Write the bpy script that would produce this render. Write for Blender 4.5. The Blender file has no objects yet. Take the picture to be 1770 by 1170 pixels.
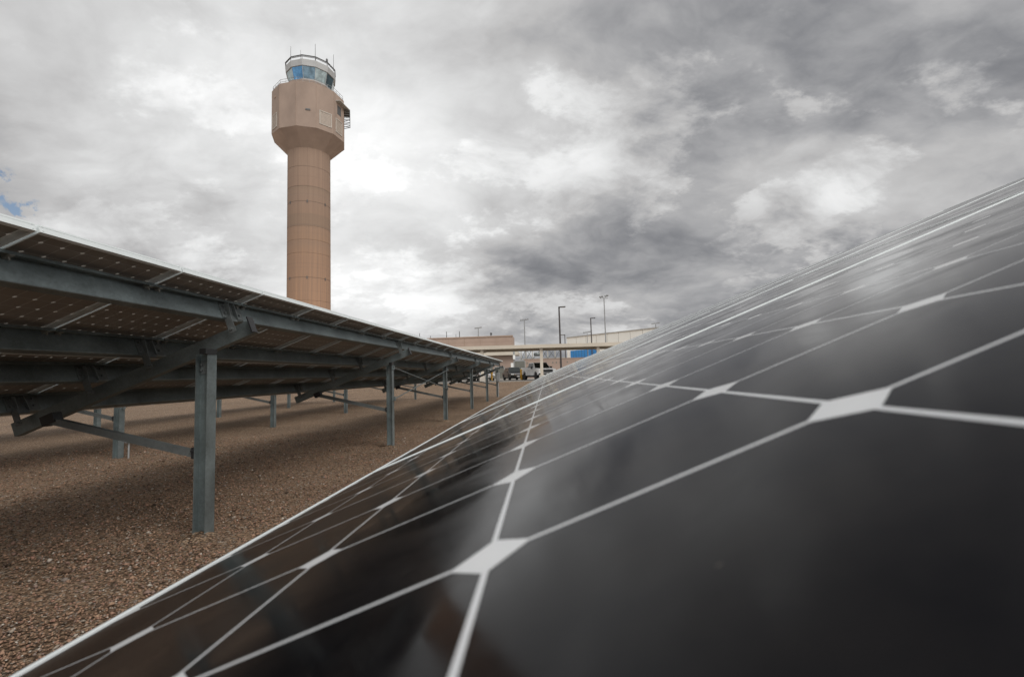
import bpy, bmesh, math, random
import numpy as np
from mathutils import Vector, Matrix
R = math.radians
sc = bpy.context.scene
random.seed(7)

# ------------------------------------------------------------------ camera
CAM_Z = 1.355
cam = bpy.data.cameras.new('camera')
cam_o = bpy.data.objects.new('camera', cam)
sc.collection.objects.link(cam_o)
sc.camera = cam_o
cam.sensor_width = 36.0
cam.lens = 847.8 / 1770 * 36
cam.clip_start = 0.005
cam.clip_end = 6000
pitch, roll, yaw = R(4.212), R(1.632), R(3.876)
fv = Vector((-math.sin(yaw) * math.cos(pitch), math.cos(yaw) * math.cos(pitch), math.sin(pitch)))
xv = Vector((math.cos(yaw), math.sin(yaw), 0))
uv = xv.cross(fv)
x2 = xv * math.cos(roll) - uv * math.sin(roll)
u2 = uv * math.cos(roll) + xv * math.sin(roll)
m3 = Matrix((x2, u2, -fv)).transposed()
cam_o.matrix_world = Matrix.Translation((0, 0, CAM_Z)) @ m3.to_4x4()
cam.dof.use_dof = True
cam.dof.focus_distance = 5.0
cam.dof.aperture_fstop = 10.0

# ------------------------------------------------------------------ render / exposure
sc.view_settings.view_transform = 'Standard'
sc.view_settings.look = 'None'
sc.view_settings.exposure = 0
sc.view_settings.gamma = 1
sc.cycles.max_bounces = 6
sc.cycles.diffuse_bounces = 3

# ------------------------------------------------------------------ sun (soft, through the overcast) and sky
SUN_EL, SUN_AZ = R(43), R(134)         # azimuth measured from +Y towards +X
sun = bpy.data.lights.new('sun', 'SUN')
sun.energy = 1.9
sun.angle = R(30)
sun.color = (1.0, 0.955, 0.9)
sun_o = bpy.data.objects.new('sun', sun)
sc.collection.objects.link(sun_o)
sd = Vector((math.sin(SUN_AZ) * math.cos(SUN_EL), math.cos(SUN_AZ) * math.cos(SUN_EL), math.sin(SUN_EL)))
sun_o.rotation_euler = sd.to_track_quat('Z', 'Y').to_euler()
sun_o.location = (0, 0, 50)

world = bpy.data.worlds.new('World')
sc.world = world
world.use_nodes = True


class NG:
    """small node-graph helper"""
    def __init__(s, tree):
        s.t = tree
        s.n = tree.nodes
        s.l = tree.links

    def add(s, kind, **kw):
        n = s.n.new(kind)
        for k, v in kw.items():
            setattr(n, k, v)
        return n

    def put(s, sock, v):
        if hasattr(v, 'is_linked') or isinstance(v, bpy.types.NodeSocket):
            s.l.new(v, sock)
        else:
            sock.default_value = v

    def math(s, op, a, b=None, c=None, clamp=False):
        n = s.add('ShaderNodeMath', operation=op, use_clamp=clamp)
        s.put(n.inputs[0], a)
        if b is not None: s.put(n.inputs[1], b)
        if c is not None: s.put(n.inputs[2], c)
        return n.outputs[0]

    def vmath(s, op, a, b=None, scale=None):
        n = s.add('ShaderNodeVectorMath', operation=op)
        s.put(n.inputs[0], a)
        if b is not None: s.put(n.inputs[1], b)
        if scale is not None: s.put(n.inputs['Scale'], scale)
        return n.outputs['Value'] if op in ('DOT_PRODUCT', 'LENGTH', 'DISTANCE') else n.outputs['Vector']

    def noise(s, vec, scale, detail=5, rough=0.55, lac=2.0, dist=0.0, col=False):
        n = s.add('ShaderNodeTexNoise')
        s.put(n.inputs['Vector'], vec)
        n.inputs['Scale'].default_value = scale
        n.inputs['Detail'].default_value = detail
        n.inputs['Roughness'].default_value = rough
        n.inputs['Lacunarity'].default_value = lac
        n.inputs['Distortion'].default_value = dist
        return n.outputs['Color'] if col else n.outputs['Fac']

    def ramp(s, fac, stops, interp='LINEAR'):
        n = s.add('ShaderNodeValToRGB')
        n.color_ramp.interpolation = interp
        e = n.color_ramp.elements
        while len(e) < len(stops):
            e.new(0.5)
        for el, (p, c) in zip(e, stops):
            el.position = p
            el.color = (c[0], c[1], c[2], 1) if hasattr(c, '__len__') else (c, c, c, 1)
        s.put(n.inputs[0], fac)
        return n.outputs[0]

    def mix(s, fac, a, b, mode='MIX'):
        n = s.add('ShaderNodeMix', data_type='RGBA', blend_type=mode)
        s.put(n.inputs[0], fac)
        for sock, v in ((n.inputs[6], a), (n.inputs[7], b)):
            if isinstance(v, tuple) and len(v) == 3: v = (*v, 1)
            s.put(sock, v)
        return n.outputs[2]

    def maprange(s, v, a, b, c, d, smooth=False):
        n = s.add('ShaderNodeMapRange')
        if smooth: n.interpolation_type = 'SMOOTHSTEP'
        s.put(n.inputs[0], v)
        for i, q in enumerate((a, b, c, d)):
            n.inputs[i + 1].default_value = q
        return n.outputs[0]


def build_world():
    g = NG(world.node_tree)
    g.n.clear()
    out = g.add('ShaderNodeOutputWorld')
    tc = g.add('ShaderNodeTexCoord')
    d = g.vmath('NORMALIZE', tc.outputs['Generated'])
    sep = g.add('ShaderNodeSeparateXYZ')
    g.l.new(d, sep.inputs[0])
    dz = g.math('MAXIMUM', sep.outputs[2], 0.0)
    den = g.math('ADD', dz, 0.42)
    px = g.math('DIVIDE', sep.outputs[0], den)
    py = g.math('DIVIDE', sep.outputs[1], den)
    cb = g.add('ShaderNodeCombineXYZ')
    g.l.new(px, cb.inputs[0]); g.l.new(py, cb.inputs[1])
    # turn the cloud layer so its long bands run from upper right to lower left
    mp = g.add('ShaderNodeMapping')
    mp.inputs['Rotation'].default_value = (0, 0, R(-28))
    mp.inputs['Scale'].default_value = (1.15, 1.45, 1)
    mp.inputs['Location'].default_value = (3.1, 1.7, 0)
    g.l.new(cb.outputs[0], mp.inputs[0])
    P = mp.outputs[0]
    w = g.noise(P, 1.6, 4, 0.5, col=True)
    w = g.vmath('SUBTRACT', w, (0.5, 0.5, 0.5))
    Pw = g.vmath('ADD', P, g.vmath('SCALE', w, scale=0.35))
    n1 = g.noise(Pw, 1.0, 7, 0.55)
    n2 = g.noise(g.vmath('ADD', Pw, (4.7, 1.3, 6.2)), 3.4, 8, 0.60)
    n3 = g.noise(g.vmath('ADD', P, (9.1, 4.2, 2.2)), 2.1, 9, 0.62)
    # rounded puffs: folded noise
    nb = g.noise(g.vmath('ADD', Pw, (1.7, 8.3, 3.1)), 3.1, 3, 0.5)
    nb2 = g.noise(g.vmath('ADD', Pw, (5.1, 2.3, 7.7)), 7.5, 5, 0.6)
    b1 = g.math('SUBTRACT', 1.0, g.math('MULTIPLY', g.math('ABSOLUTE', g.math('SUBTRACT', nb, 0.5)), 7.0))
    b2 = g.math('SUBTRACT', 1.0, g.math('MULTIPLY', g.math('ABSOLUTE', g.math('SUBTRACT', nb2, 0.5)), 7.0))
    puff = g.math('MULTIPLY', g.math('ADD', b1, g.math('MULTIPLY', b2, 0.45)), -1.0)
    L = 0.475
    lobes = [((0.62, -0.55, 0.50), 2.6, 0.65), ((-0.85, -0.45, 0.22), 3.0, 0.55), ((-0.42, 0.797, 0.478), 28, 0.26), ((-0.30, 0.93, 0.25), 40, 0.10), ((-0.689, 0.636, 0.348), 14, 0.12), ((-0.33, 0.938, 0.107), 60, 0.12),
             ((-0.60, 0.62, 0.55), 40, -0.04), ((-0.66, 0.70, 0.22), 60, -0.05),
             ((0.467, 0.762, 0.448), 18, -0.09), ((0.24, 0.83, 0.40), 60, -0.05), ((0.652, 0.704, 0.281), 40, -0.10), ((0.02, 0.958, 0.21), 60, -0.08), ((0.28, 0.93, 0.20), 60, -0.10),
             ((0.50, 0.80, 0.33), 120, 0.05), ((0.328, 0.882, 0.300), 160, 0.04), ((0.05, 0.88, 0.38), 90, 0.08), ((0.59, 0.654, 0.474), 120, 0.12), ((-0.1, 0.75, 0.65), 12, 0.05), ((0.15, 0.72, 0.62), 14, 0.08)]
    acc = None
    for c, k, a in lobes:
        v = Vector(c).normalized()
        dt = g.vmath('DOT_PRODUCT', d, tuple(v))
        e = g.math('MULTIPLY', g.math('EXPONENT', g.math('MULTIPLY', g.math('SUBTRACT', dt, 1.0), float(k))), float(a))
        acc = e if acc is None else g.math('ADD', acc, e)
    # heavy undersides, thin bright gaps between them
    s1 = g.maprange(n1, 0.36, 0.64, -0.18, 0.17)
    s2 = g.math('MULTIPLY', g.math('SUBTRACT', n2, 0.5), 0.40)
    s3 = g.math('MULTIPLY', g.maprange(n3, 0.50, 0.57, 0.0, 1.0, True), 0.19)
    s3 = g.math('MULTIPLY', s3, g.maprange(n2, 0.38, 0.58, 0.15, 1.0))
    s4 = g.math('MULTIPLY', g.math('MULTIPLY', puff, 0.075), g.maprange(n1, 0.3, 0.6, 1.3, 0.6))
    L0 = g.math('ADD', g.math('ADD', g.math('ADD', acc, L), s1), g.math('ADD', g.math('ADD', s2, s4), s3))
    Lc = g.math('MINIMUM', g.math('SMOOTH_MAX', L0, 0.20, 0.16), 1.5)
    tint = g.ramp(Lc, [(0.17, (0.945, 0.972, 1.06)), (0.32, (0.98, 0.987, 1.025)), (0.5, (1.0, 0.993, 0.995)), (0.75, (0.995, 1.0, 1.0))])
    cloud = g.vmath('SCALE', tint, scale=Lc)
    # clear sky showing through two small breaks low at the left
    sky = g.add('ShaderNodeTexSky', sky_type='NISHITA')
    sky.sun_disc = False
    sky.sun_elevation = SUN_EL
    sky.sun_rotation = SUN_AZ
    skyc = g.vmath('SCALE', sky.outputs[0], scale=0.085)
    hole = None
    for c, k in (((-0.742, 0.606, 0.279), 2400), ((-0.735, 0.630, 0.247), 2200)):
        dt = g.vmath('DOT_PRODUCT', d, tuple(Vector(c).normalized()))
        e = g.math('EXPONENT', g.math('MULTIPLY', g.math('SUBTRACT', dt, 1.0), float(k)))
        hole = e if hole is None else g.math('MAXIMUM', hole, e)
    hn = g.noise(d, 34.0, 6, 0.62)
    hm = g.maprange(g.math('MULTIPLY', hole, g.maprange(hn, 0.42, 0.60, 0.0, 1.0)), 0.30, 0.75, 0.0, 0.85, True)
    col = g.mix(hm, cloud, skyc)
    bg = g.add('ShaderNodeBackground')
    g.l.new(col, bg.inputs[0])
    bg.inputs[1].default_value = 1.0
    g.l.new(bg.outputs[0], out.inputs[0])


build_world()

# ------------------------------------------------------------------ materials
MATS = {}


def new_mat(name):
    m = bpy.data.materials.new(name)
    m.use_nodes = True
    g = NG(m.node_tree)
    b = m.node_tree.nodes['Principled BSDF']
    MATS[name] = m
    return m, g, b


def simple(name, col, rough=0.6, metal=0.0, var=0.12, scale=3.0, bump=0.0, bscale=40.0, coat=0.0, spec=0.5, stretch=(1, 1, 1)):
    m, g, b = new_mat(name)
    tc = g.add('ShaderNodeTexCoord')
    mp = g.add('ShaderNodeMapping')
    mp.inputs['Scale'].default_value = stretch
    g.l.new(tc.outputs['Object'], mp.inputs[0])
    n = g.noise(mp.outputs[0], scale, 6, 0.6)
    lo = tuple(max(0, c * (1 - var)) for c in col)
    hi = tuple(min(1, c * (1 + var)) for c in col)
    g.l.new(g.ramp(n, [(0.3, lo), (0.7, hi)]), b.inputs['Base Color'])
    b.inputs['Roughness'].default_value = rough
    b.inputs['Metallic'].default_value = metal
    b.inputs['Specular IOR Level'].default_value = spec
    b.inputs['Coat Weight'].default_value = coat
    if bump:
        bp = g.add('ShaderNodeBump')
        bp.inputs['Strength'].default_value = bump
        bp.inputs['Distance'].default_value = 0.02
        g.l.new(g.noise(mp.outputs[0], bscale, 5, 0.6), bp.inputs['Height'])
        g.l.new(bp.outputs[0], b.inputs['Normal'])
    return m


def galvanised(name, col=(0.205, 0.24, 0.243), metal=0.70):
    m, g, b = new_mat(name)
    tc = g.add('ShaderNodeTexCoord')
    vo = g.add('ShaderNodeTexVoronoi')
    vo.inputs['Scale'].default_value = 60
    g.l.new(tc.outputs['Object'], vo.inputs['Vector'])
    n = g.noise(tc.outputs['Object'], 2.2, 7, 0.65)
    n2 = g.noise(tc.outputs['Object'], 14, 4, 0.6)
    f = g.math('ADD', g.math('MULTIPLY', n, 0.75), g.math('MULTIPLY', vo.outputs['Color'], 0.12))
    f = g.math('ADD', f, g.math('MULTIPLY', n2, 0.13))
    g.l.new(g.ramp(f, [(0.32, tuple(c * 0.68 for c in col)), (0.5, col), (0.68, tuple(c * 1.35 for c in col))]), b.inputs['Base Color'])
    g.l.new(g.maprange(f, 0.3, 0.7, 0.36, 0.58), b.inputs['Roughness'])
    b.inputs['Metallic'].default_value = metal
    return m


galvanised('galvanised_steel')
galvanised('galvanised_dark', (0.15, 0.165, 0.165), 0.4)
simple('aluminium', (0.74, 0.78, 0.78), 0.40, 0.35, 0.06, 4)
simple('black_plastic', (0.015, 0.015, 0.016), 0.45, 0, 0.2)
simple('bolt_metal', (0.34, 0.33, 0.3), 0.4, 0.7, 0.2, 20)


def laminate_mat():
    m, g, b = new_mat('solar_laminate')
    tc = g.add('ShaderNodeTexCoord')
    sp = g.add('ShaderNodeSeparateXYZ')
    g.l.new(tc.outputs['Object'], sp.inputs[0])
    a = g.math('DIVIDE', g.math('SUBTRACT', sp.outputs[0], 0.0175), 0.127)
    c = g.math('DIVIDE', g.math('SUBTRACT', sp.outputs[1], 0.012), 0.127)
    fa = g.math('ABSOLUTE', g.math('SUBTRACT', g.math('FRACT', a), 0.5))
    fc = g.math('ABSOLUTE', g.math('SUBTRACT', g.math('FRACT', c), 0.5))
    e = 0.4905
    inx = g.math('LESS_THAN', fa, e)
    iny = g.math('LESS_THAN', fc, e)
    rad = g.math('SQRT', g.math('ADD', g.math('MULTIPLY', fa, fa), g.math('MULTIPLY', fc, fc)))
    inr = g.math('MULTIPLY', g.math('LESS_THAN', rad, 0.638), g.math('LESS_THAN', g.math('ADD', fa, fc), 0.882))
    cell = g.math('MULTIPLY', g.math('MULTIPLY', inx, iny), inr)
    cellb = g.math('MULTIPLY', iny, inr)
    # inside the cell field only
    fld = g.math('MULTIPLY', g.math('MULTIPLY', g.math('GREATER_THAN', a, 0.0), g.math('LESS_THAN', a, 12.0)),
                 g.math('MULTIPLY', g.math('GREATER_THAN', c, 0.0), g.math('LESS_THAN', c, 8.0)))
    cell = g.math('MULTIPLY', cell, fld)
    geo = g.add('ShaderNodeNewGeometry')
    # is this the back sheet? the local normal tells it
    nt = g.add('ShaderNodeVectorTransform', vector_type='NORMAL', convert_from='WORLD', convert_to='OBJECT')
    g.l.new(geo.outputs['True Normal'], nt.inputs[0])
    ns = g.add('ShaderNodeSeparateXYZ'); g.l.new(nt.outputs[0], ns.inputs[0])
    top = g.math('GREATER_THAN', ns.outputs[2], 0.0)
    # cell colour varies a little from cell to cell
    fl = g.add('ShaderNodeCombineXYZ')
    g.l.new(g.math('FLOOR', a), fl.inputs[0]); g.l.new(g.math('FLOOR', c), fl.inputs[1])
    wn = g.add('ShaderNodeTexWhiteNoise', noise_dimensions='3D')
    g.l.new(fl.outputs[0], wn.inputs['Vector'])
    cellc = g.ramp(wn.outputs['Value'], [(0.0, (0.0022, 0.0022, 0.0034)), (1.0, (0.0042, 0.0038, 0.0050))])
    # thin dust film, blotchy, with a few dried drops
    dn = g.noise(tc.outputs['Object'], 9.0, 8, 0.65)
    dn2 = g.noise(tc.outputs['Object'], 130.0, 3, 0.6)
    dust = g.math('MULTIPLY', g.maprange(dn, 0.42, 0.70, 0.0, 1.0), 0.020)
    spots = g.math('MULTIPLY', g.math('GREATER_THAN', dn2, 0.74), 0.10)
    dust = g.math('ADD', g.math('ADD', dust, spots), 0.001)
    front = g.mix(cell, (0.86, 0.88, 0.90), cellc)
    front = g.mix(dust, front, (0.42, 0.36, 0.29))
    bn = g.noise(tc.outputs['Object'], 3.0, 5, 0.6)
    backc = g.ramp(bn, [(0.3, (0.275, 0.26, 0.24)), (0.7, (0.335, 0.315, 0.29))])
    back = g.mix(cellb, (0.60, 0.57, 0.52), backc)
    g.l.new(g.mix(top, back, front), b.inputs['Base Color'])
    # smooth back sheet, lightly textured AR-coated glass in front
    rn = g.noise(tc.outputs['Object'], 7.0, 7, 0.65, dist=0.8)
    rf = g.maprange(rn, 0.38, 0.62, 0.07, 0.19)
    g.l.new(g.math('ADD', g.math('MULTIPLY', rf, top), g.math('MULTIPLY', g.math('SUBTRACT', 1.0, top), 0.5)), b.inputs['Roughness'])
    b.inputs['IOR'].default_value = 1.155
    tr = g.add('ShaderNodeBsdfTranslucent')
    tr.inputs[0].default_value = (0.8, 0.78, 0.74, 1)
    mx = g.add('ShaderNodeMixShader')
    g.put(mx.inputs[0], g.math('MULTIPLY', g.math('SUBTRACT', 1.0, cell), 0.36))
    g.l.new(b.outputs[0], mx.inputs[1]); g.l.new(tr.outputs[0], mx.inputs[2])
    g.l.new(mx.outputs[0], g.n['Material Output'].inputs[0])


laminate_mat()


def concrete_shaft_mat():
    m, g, b = new_mat('shaft_concrete')
    tc = g.add('ShaderNodeTexCoord')
    sp = g.add('ShaderNodeSeparateXYZ')
    g.l.new(tc.outputs['Object'], sp.inputs[0])
    z = sp.outputs[2]
    ang = g.math('ARCTAN2', sp.outputs[1], sp.outputs[0])
    zw = g.math('ADD', z, g.math('MULTIPLY', g.math('SUBTRACT', g.noise(tc.outputs['Object'], 0.5, 3, 0.5), 0.5), 0.25))
    base = [(0, (0.62, 0.37, 0.235)), (16, (0.60, 0.36, 0.23)), (25.5, (0.53, 0.33, 0.22)), (25.6, (0.56, 0.345, 0.225)), (28.2, (0.47, 0.31, 0.22)), (28.6, (0.52, 0.33, 0.22)),
            (31.1, (0.50, 0.325, 0.225)), (31.3, (0.41, 0.285, 0.205)), (33.5, (0.40, 0.28, 0.205)), (33.9, (0.46, 0.31, 0.225)), (37.6, (0.45, 0.315, 0.24)), (39.1, (0.42, 0.30, 0.22)),
            (39.3, (0.47, 0.32, 0.24)), (43, (0.47, 0.33, 0.25)), (47.5, (0.47, 0.335, 0.255))]
    col = g.ramp(g.math('DIVIDE', zw, 50.0), [(p / 50, tuple(q * k for q, k in zip(c, (0.61, 0.60, 0.575)))) for p, c in base])
    lines = None
    for zl, wd, am in ((43.1, .10, .3), (41.1, .08, .18), (39.1, .14, .35), (38.7, .06, .2), (37.6, .07, .2), (36.1, .10, .5), (33.6, .07, .2), (31.5, .12, .4), (31.0, .05, .2),
                       (29.9, .06, .15), (28.5, .08, .25), (25.9, .08, .25), (23.9, .07, .25), (23.1, .07, .18), (21.1, .10, .5), (18.5, .07, .2), (16.6, .07, .2)):
        dd = g.math('ABSOLUTE', g.math('SUBTRACT', z, zl))
        e = g.math('MULTIPLY', g.math('LESS_THAN', dd, wd), am * 0.6)
        lines = e if lines is None else g.math('MAXIMUM', lines, e)
    cb = g.add('ShaderNodeCombineXYZ')
    g.l.new(g.math('MULTIPLY', ang, 9.0), cb.inputs[0]); g.l.new(g.math('MULTIPLY', z, 0.035), cb.inputs[1])
    stre = g.noise(cb.outputs[0], 1.0, 8, 0.7)
    col = g.mix(g.maprange(stre, 0.35, 0.65, 0.0, 0.62), col, (0.20, 0.135, 0.10))
    # formwork board joints every few degrees
    fr = g.math('ABSOLUTE', g.math('SUBTRACT', g.math('FRACT', g.math('MULTIPLY', ang, 24 / math.pi)), 0.5))
    col = g.mix(g.math('MULTIPLY', g.math('GREATER_THAN', fr, 0.45), 0.32), col, (0.2, 0.14, 0.11))
    col = g.mix(lines, col, (0.13, 0.10, 0.085))
    g.l.new(col, b.inputs['Base Color'])
    b.inputs['Roughness'].default_value = 0.9
    bp = g.add('ShaderNodeBump'); bp.inputs['Strength'].default_value = 0.5; bp.inputs['Distance'].default_value = 0.1
    g.l.new(stre, bp.inputs['Height']); g.l.new(bp.outputs[0], b.inputs['Normal'])


concrete_shaft_mat()
simple('head_concrete', (0.285, 0.214, 0.172), 0.9, 0, 0.16, 0.35, 0.25, 3, stretch=(1, 1, 0.5))
simple('corbel_concrete', (0.315, 0.228, 0.178), 0.9, 0, 0.15, 0.3, 0.25, 3)
simple('cab_metal', (0.36, 0.36, 0.355), 0.5, 0.2, 0.08, 1.0)
simple('dark_rail', (0.10, 0.10, 0.10), 0.5, 0.4)
simple('red_paint', (0.5, 0.06, 0.05), 0.5)
simple('louver_panel', (0.36, 0.30, 0.25), 0.6, 0, 0.1, 2)
simple('pale_trim', (0.44, 0.40, 0.35), 0.6)
simple('tan_block', (0.33, 0.245, 0.20), 0.9, 0, 0.10, 0.4, 0.2, 4)
simple('cream_metal', (0.53, 0.475, 0.395), 0.55, 0, 0.07, 0.5)
simple('carport_deck', (0.44, 0.36, 0.26), 0.6, 0, 0.12, 0.7)
simple('white_cladding', (0.93, 0.92, 0.86), 0.6, 0, 0.03, 0.3)
simple('blue_cladding', (0.03, 0.25, 0.62), 0.45, 0, 0.08, 0.6)
simple('grey_fence', (0.15, 0.15, 0.13), 0.6, 0.2, 0.15, 1)
simple('steel_frame_paint', (0.42, 0.40, 0.36), 0.5, 0.2, 0.2, 1)
simple('lamp_pole_dark', (0.055, 0.045, 0.042), 0.5, 0.2)
simple('lamp_pole_grey', (0.28, 0.28, 0.28), 0.5, 0.4)
simple('bollard_yellow', (0.80, 0.42, 0.02), 0.5, 0, 0.1, 8)
simple('white_paint', (0.96, 0.965, 0.975), 0.25, 0, 0.03, 1, coat=0.5)
simple('black_paint', (0.006, 0.007, 0.008), 0.3, 0, 0.1, 1, coat=0.25)
simple('silver_paint', (0.35, 0.36, 0.37), 0.3, 0.5, 0.05, 1, coat=0.5)
simple('car_glass', (0.008, 0.012, 0.012), 0.12, 0, 0.1, 1)
simple('tyre_rubber', (0.02, 0.02, 0.02), 0.85)
simple('rim_metal', (0.42, 0.43, 0.45), 0.35, 0.8)
simple('chrome', (0.6, 0.6, 0.62), 0.18, 0.95)
simple('lamp_glass', (0.75, 0.75, 0.72), 0.12)
simple('box_grey', (0.30, 0.31, 0.31), 0.5, 0.2)
simple('box_white', (0.75, 0.75, 0.73), 0.5)


def cab_glass():
    for nm, c, mt in (('glass_blue', (0.075, 0.19, 0.33), 0.6), ('glass_slate', (0.15, 0.22, 0.27), 0.6), ('glass_pale', (0.34, 0.40, 0.40), 0.6), ('glass_dark', (0.04, 0.07, 0.085), 0.4)):
        m, g, b = new_mat(nm)
        tc = g.add('ShaderNodeTexCoord')
        n = g.noise(tc.outputs['Object'], 0.9, 5, 0.6, dist=0.6)
        g.l.new(g.ramp(n, [(0.35, tuple(q * 0.7 for q in c)), (0.65, tuple(q * 1.35 for q in c))]), b.inputs['Base Color'])
        b.inputs['Metallic'].default_value = mt
        b.inputs['Roughness'].default_value = 0.08


cab_glass()


def gravel_mats():
    # the bed under the loose stones
    m, g, b = new_mat('gravel_bed')
    geo = g.add('ShaderNodeNewGeometry')
    P = geo.outputs['Position']
    v1 = g.add('ShaderNodeTexVoronoi'); v1.inputs['Scale'].default_value = 46; v1.inputs['Randomness'].default_value = 1
    wob = g.vmath('ADD', P, g.vmath('SCALE', g.noise(P, 30, 2, 0.5, col=True), scale=0.02))
    g.l.new(wob, v1.inputs['Vector'])
    sp = g.add('ShaderNodeSeparateColor'); g.l.new(v1.outputs['Color'], sp.inputs[0])
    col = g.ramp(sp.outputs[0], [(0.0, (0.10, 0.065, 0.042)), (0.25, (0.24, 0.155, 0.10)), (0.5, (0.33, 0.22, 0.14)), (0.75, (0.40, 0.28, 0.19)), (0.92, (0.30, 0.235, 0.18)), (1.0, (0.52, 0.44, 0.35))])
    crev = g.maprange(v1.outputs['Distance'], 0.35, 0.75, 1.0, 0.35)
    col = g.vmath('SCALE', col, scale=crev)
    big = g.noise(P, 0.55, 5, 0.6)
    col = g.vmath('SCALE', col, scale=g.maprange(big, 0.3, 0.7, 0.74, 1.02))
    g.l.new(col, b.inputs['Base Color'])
    b.inputs['Roughness'].default_value = 0.95
    b.inputs['Specular IOR Level'].default_value = 0.2
    bp = g.add('ShaderNodeBump'); bp.inputs['Strength'].default_value = 1.0; bp.inputs['Distance'].default_value = 0.018; bp.invert = True
    g.l.new(v1.outputs['Distance'], bp.inputs['Height']); g.l.new(bp.outputs[0], b.inputs['Normal'])
    # the loose stones
    m, g, b = new_mat('gravel_stones')
    geo = g.add('ShaderNodeNewGeometry')
    r = geo.outputs['Random Per Island']
    col = g.ramp(r, [(0.0, (0.07, 0.05, 0.036)), (0.2, (0.19, 0.12, 0.08)), (0.42, (0.33, 0.205, 0.135)), (0.62, (0.40, 0.26, 0.175)), (0.78, (0.33, 0.185, 0.135)), (0.9, (0.24, 0.20, 0.17)), (0.97, (0.42, 0.35, 0.28)), (1.0, (0.58, 0.52, 0.45))])
    n = g.noise(geo.outputs['Position'], 120, 4, 0.6)
    g.l.new(g.vmath('SCALE', col, scale=g.maprange(n, 0.3, 0.7, 0.62, 1.02)), b.inputs['Base Color'])
    b.inputs['Roughness'].default_value = 0.9
    b.inputs['Specular IOR Level'].default_value = 0.25
    m, g, b = new_mat('asphalt')
    geo = g.add('ShaderNodeNewGeometry')
    n = g.noise(geo.outputs['Position'], 0.4, 8, 0.65)
    g.l.new(g.ramp(n, [(0.3, (0.20, 0.185, 0.165)), (0.7, (0.29, 0.27, 0.24))]), b.inputs['Base Color'])
    b.inputs['Roughness'].default_value = 0.9
    m, g, b = new_mat('desert')
    geo = g.add('ShaderNodeNewGeometry')
    n = g.noise(geo.outputs['Position'], 0.03, 8, 0.65)
    g.l.new(g.ramp(n, [(0.3, (0.26, 0.18, 0.12)), (0.7, (0.36, 0.27, 0.19))]), b.inputs['Base Color'])
    b.inputs['Roughness'].default_value = 0.95


gravel_mats()


# ------------------------------------------------------------------ mesh helpers
class MB:
    def __init__(s):
        s.v, s.f = [], []

    def add(s, verts, faces):
        o = len(s.v)
        s.v += [tuple(v) for v in verts]
        s.f += [tuple(i + o for i in f) for f in faces]
        return s

    def box(s, a, b):
        (x0, y0, z0), (x1, y1, z1) = a, b
        vs = [(x0, y0, z0), (x1, y0, z0), (x1, y1, z0), (x0, y1, z0), (x0, y0, z1), (x1, y0, z1), (x1, y1, z1), (x0, y1, z1)]
        return s.add(vs, [(0, 3, 2, 1), (4, 5, 6, 7), (0, 1, 5, 4), (1, 2, 6, 5), (2, 3, 7, 6), (3, 0, 4, 7)])

    def prism(s, prof, p0, p1, ax_u, ax_v):
        """extrude a 2-D profile (list of (u,v)) from p0 to p1"""
        p0, p1, ax_u, ax_v = map(Vector, (p0, p1, ax_u, ax_v))
        n = len(prof)
        vs = [p0 + ax_u * u + ax_v * v for u, v in prof] + [p1 + ax_u * u + ax_v * v for u, v in prof]
        fs = [(i, (i + 1) % n, n + (i + 1) % n, n + i) for i in range(n)]
        fs += [tuple(range(n))[::-1], tuple(range(n, 2 * n))]
        return s.add(vs, fs)

    def bar(s, p0, p1, w, h, up=(0, 0, 1)):
        p0, p1 = Vector(p0), Vector(p1)
        d = (p1 - p0).normalized()
        u = Vector(up)
        sx = d.cross(u)
        if sx.length < 1e-4: sx = d.cross(Vector((1, 0, 0)))
        sx.normalize(); u = sx.cross(d).normalized()
        return s.prism([(-w / 2, -h / 2), (w / 2, -h / 2), (w / 2, h / 2), (-w / 2, h / 2)], p0, p1, sx, u)

    def tube(s, p0, p1, r0, r1=None, n=10):
        r1 = r0 if r1 is None else r1
        p0, p1 = Vector(p0), Vector(p1)
        d = (p1 - p0).normalized()
        a = d.cross(Vector((0, 0, 1)))
        if a.length < 1e-3: a = Vector((1, 0, 0))
        a.normalize(); c = d.cross(a)
        vs = []
        for p, r in ((p0, r0), (p1, r1)):
            vs += [p + (a * math.cos(2 * math.pi * i / n) + c * math.sin(2 * math.pi * i / n)) * r for i in range(n)]
        fs = [(i, (i + 1) % n, n + (i + 1) % n, n + i) for i in range(n)]
        fs += [tuple(range(n))[::-1], tuple(range(n, 2 * n))]
        return s.add(vs, fs)

    def lathe(s, prof, n=24, ph=0.0, c=(0, 0), cap=True):
        """prof: list of (r,z)"""
        vs = []
        for r, z in prof:
            vs += [(c[0] + r * math.cos(ph + 2 * math.pi * i / n), c[1] + r * math.sin(ph + 2 * math.pi * i / n), z) for i in range(n)]
        fs = []
        for k in range(len(prof) - 1):
            fs += [(k * n + i, k * n + (i + 1) % n, (k + 1) * n + (i + 1) % n, (k + 1) * n + i) for i in range(n)]
        if cap:
            fs += [tuple(range(n))[::-1], tuple((len(prof) - 1) * n + i for i in range(n))]
        return s.add(vs, fs)

    def path(s, pts, r, n=6):
        for a, b in zip(pts[:-1], pts[1:]): s.tube(a, b, r, r, n)
        return s


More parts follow.
